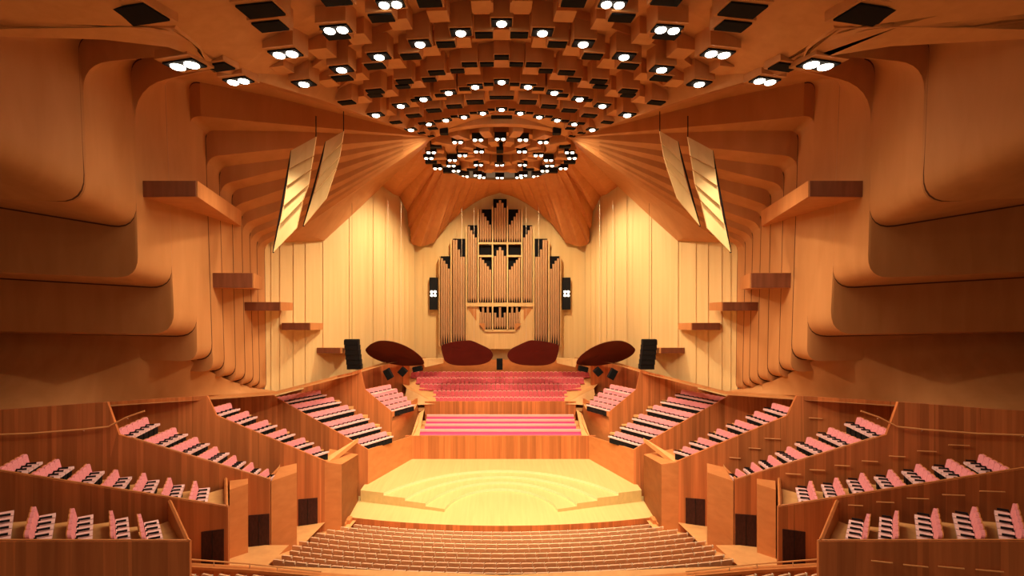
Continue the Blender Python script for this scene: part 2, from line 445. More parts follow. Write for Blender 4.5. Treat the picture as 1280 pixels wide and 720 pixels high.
HA = [('central', [(627, 71.5, 18), (627, 147, 26), (626, 155, 8)]),
      ('arc behind the nearest lamps', [(605, 43.7, 22), (557.5, 55.5, 23), (513.7, 70.5, 24), (469, 82.7, 24), (428, 97.7, 24)]),
      ('outer arc before the middle lamps', [(587, 80.7, 19), (546, 90.7, 20), (506, 101.7, 20), (469, 114, 21)]),
      ('inner arc before the middle lamps', [(608.7, 80.2, 17), (572, 88.5, 17), (536.7, 99.5, 17), (503.7, 108, 17), (469, 119, 17), (433.7, 128, 20)]),
      ('arc between lamps of the middle arc', [(611, 105.2, 12), (581, 111, 14), (551, 119, 14), (520, 125, 12)]),
      ('thin arc behind the middle lamps', [(619.5, 121.7, 15), (594, 127.5, 21), (568, 133, 19), (542.5, 138, 18), (517.5, 144.5, 18), (495, 152.7, 14)]),
      ('thin arc beside the farthest lamps', [(614, 137, 9), (592, 141, 9), (568, 145.5, 9), (548, 151, 10), (528, 154, 10), (541, 160.5, 12), (527, 166, 9), (539, 170, 8)]),
      ('large hatches near the camera', [(169, 18.5, 66), (326, 12.5, 50), (338, 32.5, 38), (420, 0, 36), (537, 3, 30), (477, 22, 30), (421, 44, 30), (274, 83.5, 32)])]
for nm, L in HA:
    if nm != 'central': L = sorted(L, key=lambda h: 627 - h[0])
    for i, (x, y, w) in enumerate(L):
        if nm == 'central': put_hatch(x, y, w, 'black ceiling hatch on the centre line, %s from the camera' % ORD[i])
        else: pair(x, y, w, lambda a, b, w_, sd: put_hatch(a, b, w_, 'black hatch, %s from centre on the %s, %s' % (ORD[i], sd, nm)))
# plain wooden blocks that fill the checker between the hatches
fill = [(650, 20), (548, 30), (500, 40), (448, 58), (403, 76), (602, 18), (576, 62), (536, 72), (492, 88), (448, 104), (627, 52), (590, 96), (556, 103), (520, 113), (485, 124), (627, 86), (606, 116), (578, 120), (546, 128), (512, 137), (482, 148), (451, 132), (411, 112), (352, 96)]
for x, y in fill:
    for xx in ((x, 1254 - x) if abs(x - 627) > 2 else (x,)):
        P = on_tent(xx, y); w = 22 * P.y / F * (1 if y < 90 else .8); block(P + Vector((0, 0, .3)), w * 1.15, w * 1.15, 1)
blocks.build('ceiling', kind='structure')

# ---------------------------------------------------------------- crown ring
ZR = CZ + 10.4
def cring(px, py):
    d = 10.4 * F / (PY - py); return U(px, py, d)
CRC = Vector((0.02, 38, ZR))
m = MB().mat('birch_ceiling')
n = 48
def circ(r, z, c=CRC): return [Vector((c.x + r * math.sin(2 * math.pi * k / n), c.y + r * math.cos(2 * math.pi * k / n), z)) for k in range(n + 1)]
m.grid([circ(6.9, ZR + 2.2), circ(6.6, ZR + .35), circ(6.0, ZR + .35), circ(6.0, ZR + .9), circ(4.4, ZR + .9), circ(4.4, ZR + .5), circ(3.6, ZR + .5), circ(3.6, ZR + 1.2), circ(2.0, ZR + 1.2), circ(2.0, ZR + .7), circ(1.3, ZR + .7), circ(1.3, ZR + 1.5), circ(.02, ZR + 1.5)])
m.build('ceiling', kind='structure', smooth=20)
cl = [(72, 77.6), (97.4, 74.6), (39, 90.4), (36, 97.6), (47, 110.4), (78, 94), (65.4, 100), (64, 107), (70, 113.4), (98.6, 89.4), (98, 106), (81, 120.4), (97, 119), (102, 121.6)]
cpts = []
for x, y in cl: cpts += [(500 + x, 100 + y, -1)]
cpts += [(1251 - a, b, 1) for a, b, _ in cpts] + [(625.4, 173.6, 0), (624.5, 206, 0), (624.6, 222, 0)]
for i, (x, y, sd) in enumerate(cpts):
    P = cring(x, y); t, r = frame_at(P + Vector((0, .4, 0)))
    root = empty('crown_lamp', P)
    m = MB().mat('black'); m.box(-.42, .42, -.2, .2, 0, .42); m.build('housing', root)
    for q in (-1, 1):
        m = MB().mat('lamp_glow_small'); m.lathe([(.1, -.1), (.135, -.06), (.135, .01)], (q * .21, 0.0, 0), 10); m.build('lamp', root)
    dist = math.hypot(P.x, P.y - 38)
    where = ('%s side' % ('left' if sd < 0 else 'right')) if sd else 'centre line'
    if sd:
        same = sorted([q for q in cpts if q[2] == sd], key=lambda q: (abs(q[0] - 625.5) * -1, q[1]))
        lab = 'small twin lamp in the round crown, %s from the outer %s edge towards the centre' % (ordn(same.index((x, y, sd))), 'left' if sd < 0 else 'right')
    else: lab = 'small twin lamp on the centre line of the crown, %s' % ('nearest the camera', 'in the middle', 'nearest the organ')[i - 28]
    tag(root, lab, 'crown lamp', 'twin lamps in the crown over the stage')
# dark slots of the crown
k = 0
for x, y, w in [(545, 184, 14), (539, 204, 14), (560, 215.5, 12), (590.5, 212.5, 14), (580, 217.5, 12), (555, 167, 10)]:
    for xx, sd in ((x, 'left'), (1251 - x, 'right')):
        P = cring(xx, y); m = MB().mat('black'); ww = w * P.y / F; m.box(-ww / 2, ww / 2, -.22, .22, -.04, .4)
        o = m.build('crown_slot', loc=P); tag(o, 'dark slot box in the crown rim, %s on the %s side' % (ORD[k], sd), 'slot', 'dark slots of the crown')
    k += 1
for i, y in enumerate((188, 203)):
    P = cring(624.8, y); m = MB().mat('black'); m.box(-.26, .26, -.45, .45, -.1, .5)
    o = m.build('crown_slot', loc=P); tag(o, 'dark square box on the centre line of the crown, %s one' % ('nearer', 'farther')[i], 'slot', 'dark slots of the crown')
for i in range(16):   # radial timber fins that divide the crown
    a = math.radians(22.5 * i + 11)
    M = Matrix.Translation(CRC) @ Matrix.Rotation(a, 4, 'Z')
    m = MB().mat('birch_ceiling'); m.box(-.35, .35, 4.5, 5.9, .1, .9, M); m.box(-.3, .3, 2.2, 3.4, .15, 1.2, M)
    m.build('ceiling', kind='structure')

# ---------------------------------------------------------------- hanging louvred panels
PA = ([(395, 171), (391, 196), (388, 213), (385, 232), (378, 252), (370, 287)], [(364, 188), (361, 211), (358, 233), (354, 258), (349, 281), (341, 316)], 27.2, 'outer')
PB = ([(429.5, 164), (427, 180), (424, 197), (420, 211), (407, 250)], [(407, 177), (402, 203), (398, 222), (392, 242), (379, 283)], 28.6, 'inner')
for s in (-1, 1):
    for I, O, d, nm in (PA, PB):
        root = empty('hanging_reflector', MX(U(*I[0], d), -s)); L = root.location.copy()
        for i in range(len(I) - 1):
            k = .1
            q = [U(*I[i], d + .5), U(*O[i], d), U(O[i + 1][0] + .6, O[i + 1][1] - .8, d - .22), U(I[i + 1][0] + .3, I[i + 1][1] - 1.4, d + .3)]
            q = [MX(p, -s) - L for p in q]
            m = MB().mat('birch_back'); m.prism(q, Vector((0, .14, .04))); m.build('blade', root)
        pts = [MX(U(*p, d + .35), -s) - L for p in (O[0], O[-1])]
        m = MB().mat('black'); m.tube([p + Vector((0, .05, 0)) for p in pts], .05); m.build('edge_rail', root)
        top = MX(U(*I[0], d + .5), -s) - L
        m = MB().mat('black'); m.tube([top, top + Vector((0, 0, 1.2))], .03); m.build('suspension_rod', root)
        tag(root, '%s timber louvred reflector hanging tilted before the %s ceiling fan' % (nm, SIDE[s]), 'reflector', 'hanging louvred reflectors')

# ---------------------------------------------------------------- terraces
def fl(e, sl):
    """front line of a terrace in plan: through end point e with slope sl; returns point for a bearing"""
    E = U(*e)
    def at(px):
        k = (px - PX) / F
        X = (k * (E.y - sl * E.x) + CX) / (1 - k * sl)
        return X, E.y + sl * (X - E.x)
    return at
TER = [
 # name, line(px,py) start, end(px,py,d), slope, parapet, near tops, far tops, seats
 dict(n='lowest', a=(-40, 677), e=(237, 677, 18.2), sl=.5, ph=.55, near=[(-9, 673), (41, 673), (94, 673), (147, 674), (187, 675)], far=[(-1, 632), (50, 636), (98, 638), (145, 641), (181, 645)], k=5),
 dict(n='second', a=(-60, 580), e=(285, 634, 21.4), sl=.23, ph=.42, near=[(3, 590), (44, 597), (90, 605), (132, 612), (172, 617), (208, 622), (243, 628)], far=[(36, 571), (76, 577), (115, 583), (150, 590), (185, 594), (217, 600), (249, 604)], k=5),
 dict(n='third', a=(147, 543), e=(337, 600, 25.3), sl=.33, ph=.35, near=[(145, 543), (183, 554), (215, 564), (249, 575), (280, 584), (305, 591), (325, 597)], far=[(186, 524), (221, 537), (248, 549), (273, 561), (296, 572), (317, 581), (336, 589)], k=6),
 dict(n='fourth', a=(262, 516), e=(408, 577, 30.5), sl=.45, ph=.3, near=[(262, 514), (285, 525), (308, 536), (332, 547), (355, 557), (378, 567)], far=[(289, 506), (311, 516), (335, 527), (358, 538), (381, 549), (400, 560)], k=5),
 dict(n='fifth', a=(345, 497), e=(460, 562, 35.9), sl=.2, ph=.25, near=[(346, 499), (363, 508.5), (383, 520), (403, 531.5), (422, 542), (442, 553)], far=[(400, 489), (417, 498), (435, 508), (453, 519), (468, 530), (483, 541)], k=9),
 dict(n='sixth', a=(454, 485), e=(490, 515, 40), sl=.3, ph=.22, near=[(455, 489), (461, 495), (467, 500), (474, 505), (482, 510)], far=[(488, 482), (496, 487), (503, 492), (508, 497), (513, 502)], k=6)]
def side_z(px):
    for (a, b, d), (c, e, g) in zip(bottom_line, bottom_line[1:]):
        if px <= c: return b + (e - b) * (px - a) / (c - a)
    return 447
ZB = CZ - 17.2
def seat_parts(kind):
    """unit seat, 0.5 wide, facing +Y, origin on the floor at the middle of the back"""
    if kind == 'box':
        b = MB().mat('pink'); p = []
        # shaped backrest leaning back, top edge rounded
        prof = [(-.25, .30), (-.25, .78), (-.22, .83), (-.14, .86), (.14, .86), (.22, .83), (.25, .78), (.25, .30)]
        b.prism([Vector((x, -.02 - (z - .4) * .22, z)) for x, z in prof], Vector((0, -.09, .0)))
        c = MB().mat('pale_pink'); c.hexa([Vector(q) for q in ((-.235, -.02, .36), (.235, -.02, .36), (.225, .42, .40), (-.225, .42, .40), (-.235, -.02, .48), (.235, -.02, .48), (.215, .42, .50), (-.215, .42, .50))])
        a = MB().mat('black'); a.box(.21, .265, .0, .34, .52, .58); a.box(.225, .255, -.03, .04, .2, .52)
        p_ = MB().mat('black'); p_.box(-.2, .2, .02, .34, .0, .35)
        r = MB().mat('cap_wood'); r.prism([Vector((x * 1.03, -.115 - (z - .4) * .22, z + .015)) for x, z in prof], Vector((0, -.03, 0)))
        return [('backrest', b.mesh('backrest')), ('cushion', c.mesh('cushion')), ('armrest', a.mesh('armrest')), ('pedestal', p_.mesh('pedestal')), ('back_shell', r.mesh('back_shell'))]
    if kind == 'choir':
        b = MB().mat('magenta'); prof = [(-.22, .40), (-.23, .70), (-.19, .79), (-.1, .83), (.1, .83), (.19, .79), (.23, .70), (.22, .40)]
        b.prism([Vector((x, -.02 - (z - .4) * .2, z)) for x, z in prof], Vector((0, -.08, 0)))
        c = MB().mat('magenta'); c.box(-.22, .22, 0, .42, .34, .46)
        r = MB().mat('bench_top'); r.prism([Vector((x * 1.04, -.105 - (z - .4) * .2, z + .055)) for x, z in prof], Vector((0, -.03, 0)))
        d = MB().mat('magenta'); d.box(-.04, .04, .05, .3, 0, .34)
        return [('pedestal', d.mesh('choir_pedestal')), ('backrest', b.mesh('choir_back')), ('cushion', c.mesh('choir_cushion')), ('back_shell', r.mesh('choir_shell'))]
BOX = seat_parts('box'); CHO = seat_parts('choir')
BAKE = {}
def inst(parts, name, M, label, cat, group):
    root = bpy.data.objects.new(name, None); COL.objects.link(root); root.empty_display_size = .1
    root.location = M.translation
    key = (id(parts),) + tuple(round(v, 2) for r in M.to_3x3() for v in r)
    if key not in BAKE:
        A = M.to_3x3().to_4x4(); out = []
        for n, me in parts:
            c = me.copy(); c.transform(A)
            if A.determinant() < 0: c.flip_normals()
            out.append((n, c))
        BAKE[key] = out
    for n, me in BAKE[key]:
        o = bpy.data.objects.new(n, me); COL.objects.link(o); o.parent = root
    tag(root, label, cat, group)
    return root
def seat_matrix(P, fwd, w, h=1.0, dp=1.0, rt=None):
    fwd = Vector((fwd.x, fwd.y, 0)).normalized(); rt = rt or Vector((fwd.y, -fwd.x, 0))
    M = Matrix(((rt.x * w / .5, fwd.x * dp, 0, P.x), (rt.y * w / .5, fwd.y * dp, 0, P.y), (0, 0, h, P.z), (0, 0, 0, 1)))
    return M
rail_groups = 0
for s in (-1, 1):
    stuff = MB()
    for ti, T in enumerate(TER):
        at = fl(T['e'], T['sl']); E = U(*T['e'])
        def P3(px, py):
            X, Y = at(px); return Vector((X, Y, hgt(py, Y)))
        A = P3(*T['a'])
        # next terrace line for the back
        if ti < 5: nat = fl(TER[ti + 1]['e'], TER[ti + 1]['sl'])
        # rows
        steps = []
        rows = []
        for (x0, y0), (x1, y1) in zip(T['near'], T['far']):
            a = P3(x0, y0); z = a.z; d = (CZ - z) * F / (y1 - PY); b = U(x1, y1, d); b.z = z
            rows.append((a, b))
        for i, (a, b) in enumerate(rows):
            zf = a.z - .84
            # seat row direction, extended to the back wall
            run = (b - a); L = run.length; u = run.normalized()
            fwd = Vector((1, T['sl'], 0)).normalized()
            k = T['k']; w = L / k
            nxt = rows[i + 1][0] if i + 1 < len(rows) else E
            pitch = max(.7, abs((nxt - a).dot(fwd)))
            steps.append((a, b, zf))
            for j in range(k):
                P = a + u * (w * (j + .5) + .16); P.z = zf; Pm = MX(P, -s); fm = Vector((fwd.x * -s, fwd.y, 0))
                hs = 1.1
                rt = Vector((-s * u.x, u.y, 0)); rt = rt if rt.cross(fm).z > 0 else -rt
                M = seat_matrix(Pm, fm, w * .97, hs, min(1.1, pitch / 1.0), rt)
                if ti < 4:
                    lab = 'pink seat, %s from the parapet, row %d down the %s %s terrace' % (ORD[j], i + 1, T['n'], SIDE[s])
                    inst(BOX, 'terrace_chair', M, lab, 'seat', 'pink seats on the %s %s terrace' % (T['n'], SIDE[s]))
                else:
                    for _, me in BOX:
                        stuff.mat(me.materials[0].name); base = len(stuff.v)
                        stuff.v += [tuple(M @ v.co) for v in me.vertices]
                        for f in me.polygons: stuff.f.append(tuple(base + q for q in f.vertices)); stuff.m.append(stuff.cur)
        # floor: one stepped slab following the rows
        m = MB().mat('terrace_floor')
        segs = []
        for i, (a, b, zf) in enumerate(steps):
            u = (b - a).normalized(); a2 = a + Vector((0, .06, 0)); b2 = b + u * (.55 if ti < 4 else .8)
            back = -Vector((1, T['sl'], 0)).normalized() * .22
            segs.append((a2 + back, b2 + back, zf))
        # last platform to the end wall
        n = len(segs)
        if ti < 5:
            ex, ey = nat(T['e'][0] + (T['e'][0] * 0 + {0: -23, 1: -1, 2: 13, 3: 40, 4: 30}[ti])); EB = Vector((ex, ey, E.z))
        else: EB = Vector((U(522, 505, 45).x, 45, E.z))
        ends = (Vector((E.x, E.y, 0)), Vector((EB.x, EB.y, 0)))
        u0 = None
        for i, (a, b, zf) in enumerate(segs):
            if i + 1 < n: c, d = segs[i + 1][0], segs[i + 1][1]
            else: c, d = ends
            q = [a, c, d, b]; q = [Vector((p.x, p.y, zf)) for p in q]
            m.face([MX(p, -s) for p in q])
            zn = segs[i + 1][2] if i + 1 < n else zf - .3
            m.face([MX(p, -s) for p in (Vector((c.x, c.y, zf)), Vector((c.x, c.y, zn)), Vector((d.x, d.y, zn)), Vector((d.x, d.y, zf)))])
        a, b, zf = segs[0]; fw = (rows[0][1] - rows[0][0]).normalized(); bk = -Vector((1, T['sl'], 0)).normalized() * 2.0
        m.face([MX(Vector((p.x, p.y, zf)), -s) for p in (a, b, b + bk, a + bk)])
        m.build('floor', kind='structure')
        # front wall with parapet: planks of wall from the parapet line to the stalls
        Lx = []
        x_start = {0: -70, 1: -60, 2: -40, 3: 110, 4: 215, 5: 345}[ti]
        N = 26
        for i in range(N + 1):
            px = x_start + (T['e'][0] - x_start) * i / N
            X, Y = at(px)
            if ti == 4 and px < 345: Y = at(345)[1] - (345 - px) * .041; X = U(px, 0, Y).x
            if px < T['a'][0] and ti >= 2: py = side_z(px) + .5
            elif T['a'][0] <= px or ti < 2:
                t = (px - T['a'][0]) / (T['e'][0] - T['a'][0]); py = T['a'][1] + (T['e'][1] - T['a'][1]) * t
            Lx.append(Vector((X, Y, hgt(py, Y))))
        # sharpen the notch where the tall wall meets the parapet
        m = MB().mat('brush_box')
        for p, q in zip(Lx, Lx[1:]):
            th = Vector((0, .12, 0))
            if abs(p.z - q.z) > .9: q = Vector((q.x, q.y, q.z)); p = Vector((p.x, p.y, p.z))
            m.hexa([MX(v, -s) for v in (Vector((p.x, p.y, ZB)), Vector((q.x, q.y, ZB)), Vector((q.x, q.y, ZB)) + th, Vector((p.x, p.y, ZB)) + th, p, q, q + th, p + th)])
        # end wall running back to the next terrace
        top0, top1 = E.z, {0: hgt(627, EB.y), 1: hgt(599, EB.y), 2: hgt(585, EB.y), 3: 0, 4: 0, 5: E.z}[ti]
        e0 = Vector((E.x, E.y, top0))
        if ti == 3: e0 = Vector((U(427, 584, 30.7).x, 30.7, E.z - .25))
        m.mat('burl')
        e1 = Vector((EB.x, EB.y, top1)); th = Vector((-.14, 0, 0))
        if ti == 3: e1 = Vector((U(448, 568, 35).x, 35, hgt(568, 35)))
        if ti == 4: e1 = Vector((U(515, 545, 41.2).x, 41.2, hgt(545, 41.2))); e0.z = E.z
        m.hexa([MX(v, -s) for v in (Vector((e0.x, e0.y, ZB)), Vector((e1.x, e1.y, ZB)), Vector((e1.x, e1.y, ZB)) + th, Vector((e0.x, e0.y, ZB)) + th, e0, e1, e1 + th, e0 + th)])
        if ti == 3:  # solid deck at the end of the fourth terrace
            m.hexa([MX(v, -s) for v in (Vector((E.x - .1, E.y - .05, ZB)), Vector((e0.x, e0.y, ZB)), Vector((e1.x, e1.y, ZB)), Vector((U(412, 561, 35).x, 35, ZB)), Vector((E.x - .1, E.y - .05, E.z)), e0, e1, U(412, 561, 35))])
        for pt, q in ((1, [(287, 607, 23.6), (310, 610, 24.3), (310, 610, 25.5), (287, 600, 25)]), (2, [(339, 601, 25.4), (371, 591, 26.6), (371, 586, 28), (350, 585, 27.4)])):
            if ti == pt:
                tp = [U(*p) for p in q]; zt_ = sum(p.z for p in tp[:2]) / 2
                for p in tp: p.z = zt_
                m.hexa([MX(Vector((p.x, p.y, ZB)), -s) for p in tp] + [MX(p, -s) for p in tp])
        m.build('wall_%s' % SIDE[s], kind='structure')
        # light cap on the parapet
        if ti in (0, 1, 2):
            m = MB().mat('cap_wood')
            up = [p for p in Lx if p.x >= A.x + .25]
            m.tube([MX(p + Vector((0, .06, .03)), -s) for p in up], .03, 4)
            m.tube([MX(e0 + Vector((-.07, 0, .04)), -s), MX(e1 + Vector((-.07, 0, .04)), -s)], .07, 4)
            m.build('trim_%d' % (ti + 2), kind='structure')
    o = stuff.build('terrace_chairs', kind='stuff')
    tag(o, 'pink seats filling the two far %s terraces nearest the organ' % SIDE[s], 'seats')
    # inner wall behind the sixth terrace
    m = MB().mat('brush_box')
    pl = [(405, 39), (432, 41.5), (462, 43.5), (495, 46.5), (512, 47.6)]
    for (x0, d0), (x1, d1) in zip(pl, pl[1:]):
        a, b = U(x0, side_z(x0) + .5, d0), U(x1, side_z(x1) + .5, d1)
        m.face([MX(v, -s) for v in (a, b, Vector((b.x, b.y, ZB)), Vector((a.x, a.y, ZB)))])
    m.build('wall_%s' % SIDE[s], kind='structure')
    # open doorways to the foyers, their dark inside painted as flat slabs
    for di, (x0, x1, yt0, yt1, yb, ti) in enumerate([(252, 280, 664.5, 661, 716, 1), (311, 337, 644, 642, 697, 2), (373, 397, 624, 622, 663, 3)]):
        T = TER[ti]; at = fl(T['e'], T['sl'])
        (Xa, Ya), (Xb, Yb) = at(x0), at(x1)
        m = MB().mat('doorway_shade'); f = Vector((0, -.035, 0))
        a, b = Vector((Xa, Ya, hgt(yt0, Ya))), Vector((Xb, Yb, hgt(yt1, Yb)))
        a0, b0 = Vector((Xa, Ya, hgt(yb, Ya))), Vector((Xb, Yb, hgt(yb - 1, Yb)))
        m.prism([MX(v, -s) for v in (a, b, b0, a0)], f)
        m.mat('black'); w2 = (a + b) / 2; w0 = (a0 + b0) / 2
        m.tube([MX(w2 + f * 1.6, -s), MX(w0 + f * 1.6, -s)], .012, 4)
        m.build('doorway_%d' % (di + 1 + (3 if s > 0 else 0)), kind='structure')
    # long handrail on the tall wall behind the second terrace
    at = fl(TER[2]['e'], TER[2]['sl'])
    hp = []
    for px, py in [(-20, 543), (40, 541), (105, 536), (138, 532.5), (160, 521), (183, 513)]:
        X, Y = at(px); hp.append(Vector((X, Y - .12, hgt(py, Y))))
    root = empty('handrail', MX(hp[2], -s)); Lc = root.location.copy()
    m = MB().mat('rail_wood'); m.tube([MX(p, -s) - Lc for p in hp], .045); m.build('rail', root, smooth=50)
    for px_, k in ((0, 0), (2, 2), (4, 4)):
        p = hp[k]; m = MB().mat('stall_metal'); m.tube([MX(p, -s) - Lc, MX(p + Vector((0, .13, -.1)), -s) - Lc], .02, 5); m.build('bracket', root)
    tag(root, 'long pale wooden handrail along the tall %s wall above the second terrace' % SIDE[s], 'handrail')

# warm light reflections on the right-hand terrace walls, shaped as short pale rails
sh = [(1, [(1059, 1077, 631), (1094, 1116, 627), (1132, 1159, 622.5), (1176, 1204, 618), (1222, 1254, 613.5)]),
      (2, [(981, 1000, 592), (1011, 1030, 587), (1042, 1061, 581.5), (1076, 1096, 576), (1110, 1130, 570), (1145, 1169, 563.5), (1184, 1210, 556), (1226, 1262, 542)]),
      (0, [(1087, 1114, 701), (1127, 1158, 706), (1170, 1203, 708), (1217, 1252, 712)]),
      (3, [(911, 925, 572), (935, 950, 560), (955, 975, 548), (1010, 1027, 522.5)])]
for ti, L in sh:
    at = fl(TER[ti]['e'], TER[ti]['sl'])
    for i, (x0, x1, y) in enumerate(L):
        P = []
        for x, dy in ((x0, -1), (x1, 1)):
            k = (x - PX) / F
            # mirrored plan line
            E = U(*TER[ti]['e']); sl = TER[ti]['sl']; Ex = -E.x
            X = (k * (E.y + sl * Ex) + CX) / (1 + k * sl); Y = E.y - sl * (X - Ex)
            P.append(Vector((X, Y - .07, hgt(y + dy * (1.5 if ti < 1 else .5), Y))))
        m = MB().mat('rail_wood'); c = (P[0] + P[1]) / 2
        m.tube([P[0] - c, P[1] - c], .028, 6)
        o = m.build('wall_batten', loc=c)
        tag(o, 'short pale batten on the right wall under the %s terrace, %s from the stage' % (TER[ti]['n'], ORD[i]), 'batten', 'short pale reflections on the right-hand walls')

# ---------------------------------------------------------------- stage
ZL = CZ - 15.5
m = MB().mat('stage_floor')
R0, YC = 46.0, 77.3
def arcpt(x, R): return YC - math.sqrt(R * R - x * x)
front = [Vector((x, arcpt(x, R0), ZL)) for x in [(-10.6 + 21.2 * i / 30) for i in range(31)]]
back = [Vector((p.x, 41.3, ZL)) for p in front]
m.grid([front, back])
m.mat('brush_box'); m.grid([front, [p + Vector((0, .0, -.38)) for p in front]])
m.grid([[p + Vector((0, 0, -.38)) for p in front], [p + Vector((0, .12, -.38)) for p in front]]); m.grid([[p + Vector((0, .12, -.38)) for p in front], [p + Vector((0, .12, -.9)) for p in front]])
m.build('floor', kind='structure', smooth=30)
steps = [(3.95, 32.7, 33.2, .21), (5.6, 31.8, 33.6, .42), (7.8, 30.2, 34.0, .62), (10.4, 28.3, 34.4, .82)]
for i, (R, c, ye, h) in enumerate(steps):
    xe = math.sqrt(R * R - (ye - c) ** 2)
    n = 40; a0 = math.atan2(ye - c, xe)
    inner = [Vector((R * math.cos(math.pi - a0 - (math.pi - 2 * a0) * k / n), c + R * math.sin(math.pi - a0 - (math.pi - 2 * a0) * k / n), ZL + h)) for k in range(n + 1)]
    W = 10.0 if i == 3 else math.sqrt(steps[i + 1][0] ** 2 - (steps[i + 1][2] - steps[i + 1][1]) ** 2) + .02
    yb = 41.4
    m = MB().mat('stage_floor')
    nose = inner
    # tread: from the arc outwards to a square back edge
    Wo = 10.2
    outr = []
    if i < 3:
        R2, c2, y2, _ = steps[i + 1]; x2 = math.sqrt(R2 * R2 - (y2 - c2) ** 2); a2 = math.atan2(y2 - c2, x2)
        outr = [Vector((R2 * math.cos(math.pi - a2 - (math.pi - 2 * a2) * k / n), c2 + R2 * math.sin(math.pi - a2 - (math.pi - 2 * a2) * k / n) + .02, ZL + h)) for k in range(n + 1)]
    for p in (inner if i == 3 else []):
        v = Vector((p.x, p.y - c, 0)).normalized()
        t = 99
        if abs(v.x) > 1e-6: t = min(t, (Wo - abs(p.x)) / abs(v.x))
        if v.y > 1e-6: t = min(t, (yb - p.y) / v.y)
        q = p + v * max(.01, t); q.z = p.z
        outr.append(q)
    m.grid([nose, outr])
    m.mat('riser_lit_wood'); m.grid([[p - Vector((0, 0, .22)) for p in inner], [p for p in inner]])
    m.mat('stage_floor')
    # straight side fronts
    for sd in (0, -1):
        p = inner[sd]; o = outr[sd]; q = o.copy() if i < 3 else Vector((Wo if p.x > 0 else -Wo, p.y + .45, p.z))
        if i == 3: m.face([p, q, o] if sd else [p, o, q])
        m.face([p, q, q - Vector((0, 0, h)), p - Vector((0, 0, h))])
    o = m.build('stage_riser', smooth=30)
    tag(o, ['innermost and lowest', 'second', 'third', 'outermost and highest'][i] + ' curved pale timber riser around the stage centre', 'riser', 'curved stage risers')
# side margins of the stage are closed by stringer steps in the corners
for s in (-1, 1):
    for k in range(5):
        P = U(437 - 5.5 * k - 4, 648 + 4.2 * k, 32 - .35 * k)
        m = MB().mat('cap_wood'); m.box(-.32, .32, -.3, .3, -.35, .02)
        o = m.build('stage_step', loc=MX(P, -s)); bev(o, .02)
        tag(o, 'small pale wooden step at the %s stage corner, %s from the stage' % (SIDE[s], ORD[k]), 'step', 'steps at the stage corners')
# rear wall of the stage, benches and upper choir wall
m = MB().mat('brush_box'); YW = 41.2; X0, X1 = U(505, 0, YW).x, U(745, 0, YW).x
XW = (X1 - X0) / 2 - .05
zt = hgt(545, YW)
m.box(-XW, XW, YW, YW + .25, ZB + 2, zt)
m.build('wall_front', kind='structure')
for s in (-1, 1):   # curved cheek walls framing the benches
    m = MB().mat('burl')
    pl = [(515, 545, 41.2), (519, 537, 41.8), (523, 528, 43), (524, 517, 44.2), (521, 506, 45.4), (514, 503, 46.4)]
    tp = [MX(U(*p), -s) for p in pl]
    m.grid([tp, [Vector((p.x, p.y, ZB + 2)) for p in tp]]); m.build('wall_%s' % SIDE[s], kind='structure', smooth=50)
    m = MB().mat('terrace_floor')
    m.face([MX(U(*p), -s) for p in ((514, 545.5, 41.2), (524, 545.5, 41.2), (529, 520, 44.7), (530, 512, 45.1), (523, 517, 44.5))])
    m.face([MX(U(*p), -s) for p in ((505, 507, 44.9), (545, 505, 45.2), (545, 470, 49.5), (495, 472, 48.5), (508, 485, 46))])
    m.build('floor', kind='structure')
zb4 = [(543.5, 41.75), (536.5, 42.6), (530.5, 43.4), (524.5, 44.2)]
m = MB().mat('terrace_floor')
for i, (py, d) in enumerate(zb4):
    z = hgt(py, d) - .33
    m.box(-7.3, 7.3, d - .35, 45.1, z - .3, z)
m.build('floor', kind='structure')
for i, (py, d) in enumerate(zb4):
    z = hgt(py, d) - .33
    hw = [7.05, 6.75, 6.75, 6.8][i]
    root = empty('choir_bench', (0, d, z))
    m = MB().mat('bench_pink'); m.box(-hw, hw, -.25, .2, .2, .34); bev(m.build('seat_pad', root), .04)
    m = MB().mat('bench_pink'); m.box(-hw, hw, .2, .3, .34, .55); m.build('backrest', root)
    m = MB().mat('bench_top'); m.box(-hw, hw, .17, .34, .53, .73); bev(m.build('top_rail', root), .02)
    m = MB().mat('bench_top'); m.box(-hw, hw, -.2, .15, 0, .2); m.build('plinth', root)
    tag(root, ('lowest and widest', 'second', 'third', 'topmost')[i] + ' long pink upholstered bench above the wall behind the stage', 'bench', 'long pink choir benches')
YU = 45.2
m = MB().mat('brush_box'); m.box(U(531, 0, YU).x, -U(531, 0, YU).x, YU, YU + .2, ZB + 2, hgt(502, YU)); m.build('wall_front', kind='structure')
m = MB().mat('burl')
for s in (-1, 1): m.face([MX(U(*p), -s) for p in ((531, 502, YU), (526, 497, 46.4), (532, 518, 44.9), (533, 519, YU))])
m.build('wall_front', kind='structure')
rowsC = [(497.5, 45.75, 543, 30), (489.5, 46.5, 541, 31), (481, 47.2, 524, 36), (473, 48.0, 520, 38), (465.5, 48.8, 513, 40)]
m = MB().mat('terrace_floor')
for i, (py, d, x0, k) in enumerate(rowsC):
    z = hgt(py, d) - .84; hw = -U(x0 - 22, 0, d).x
    m.box(-hw, hw, d - .5, 49.6, z - .3, z)
m.build('floor', kind='structure')
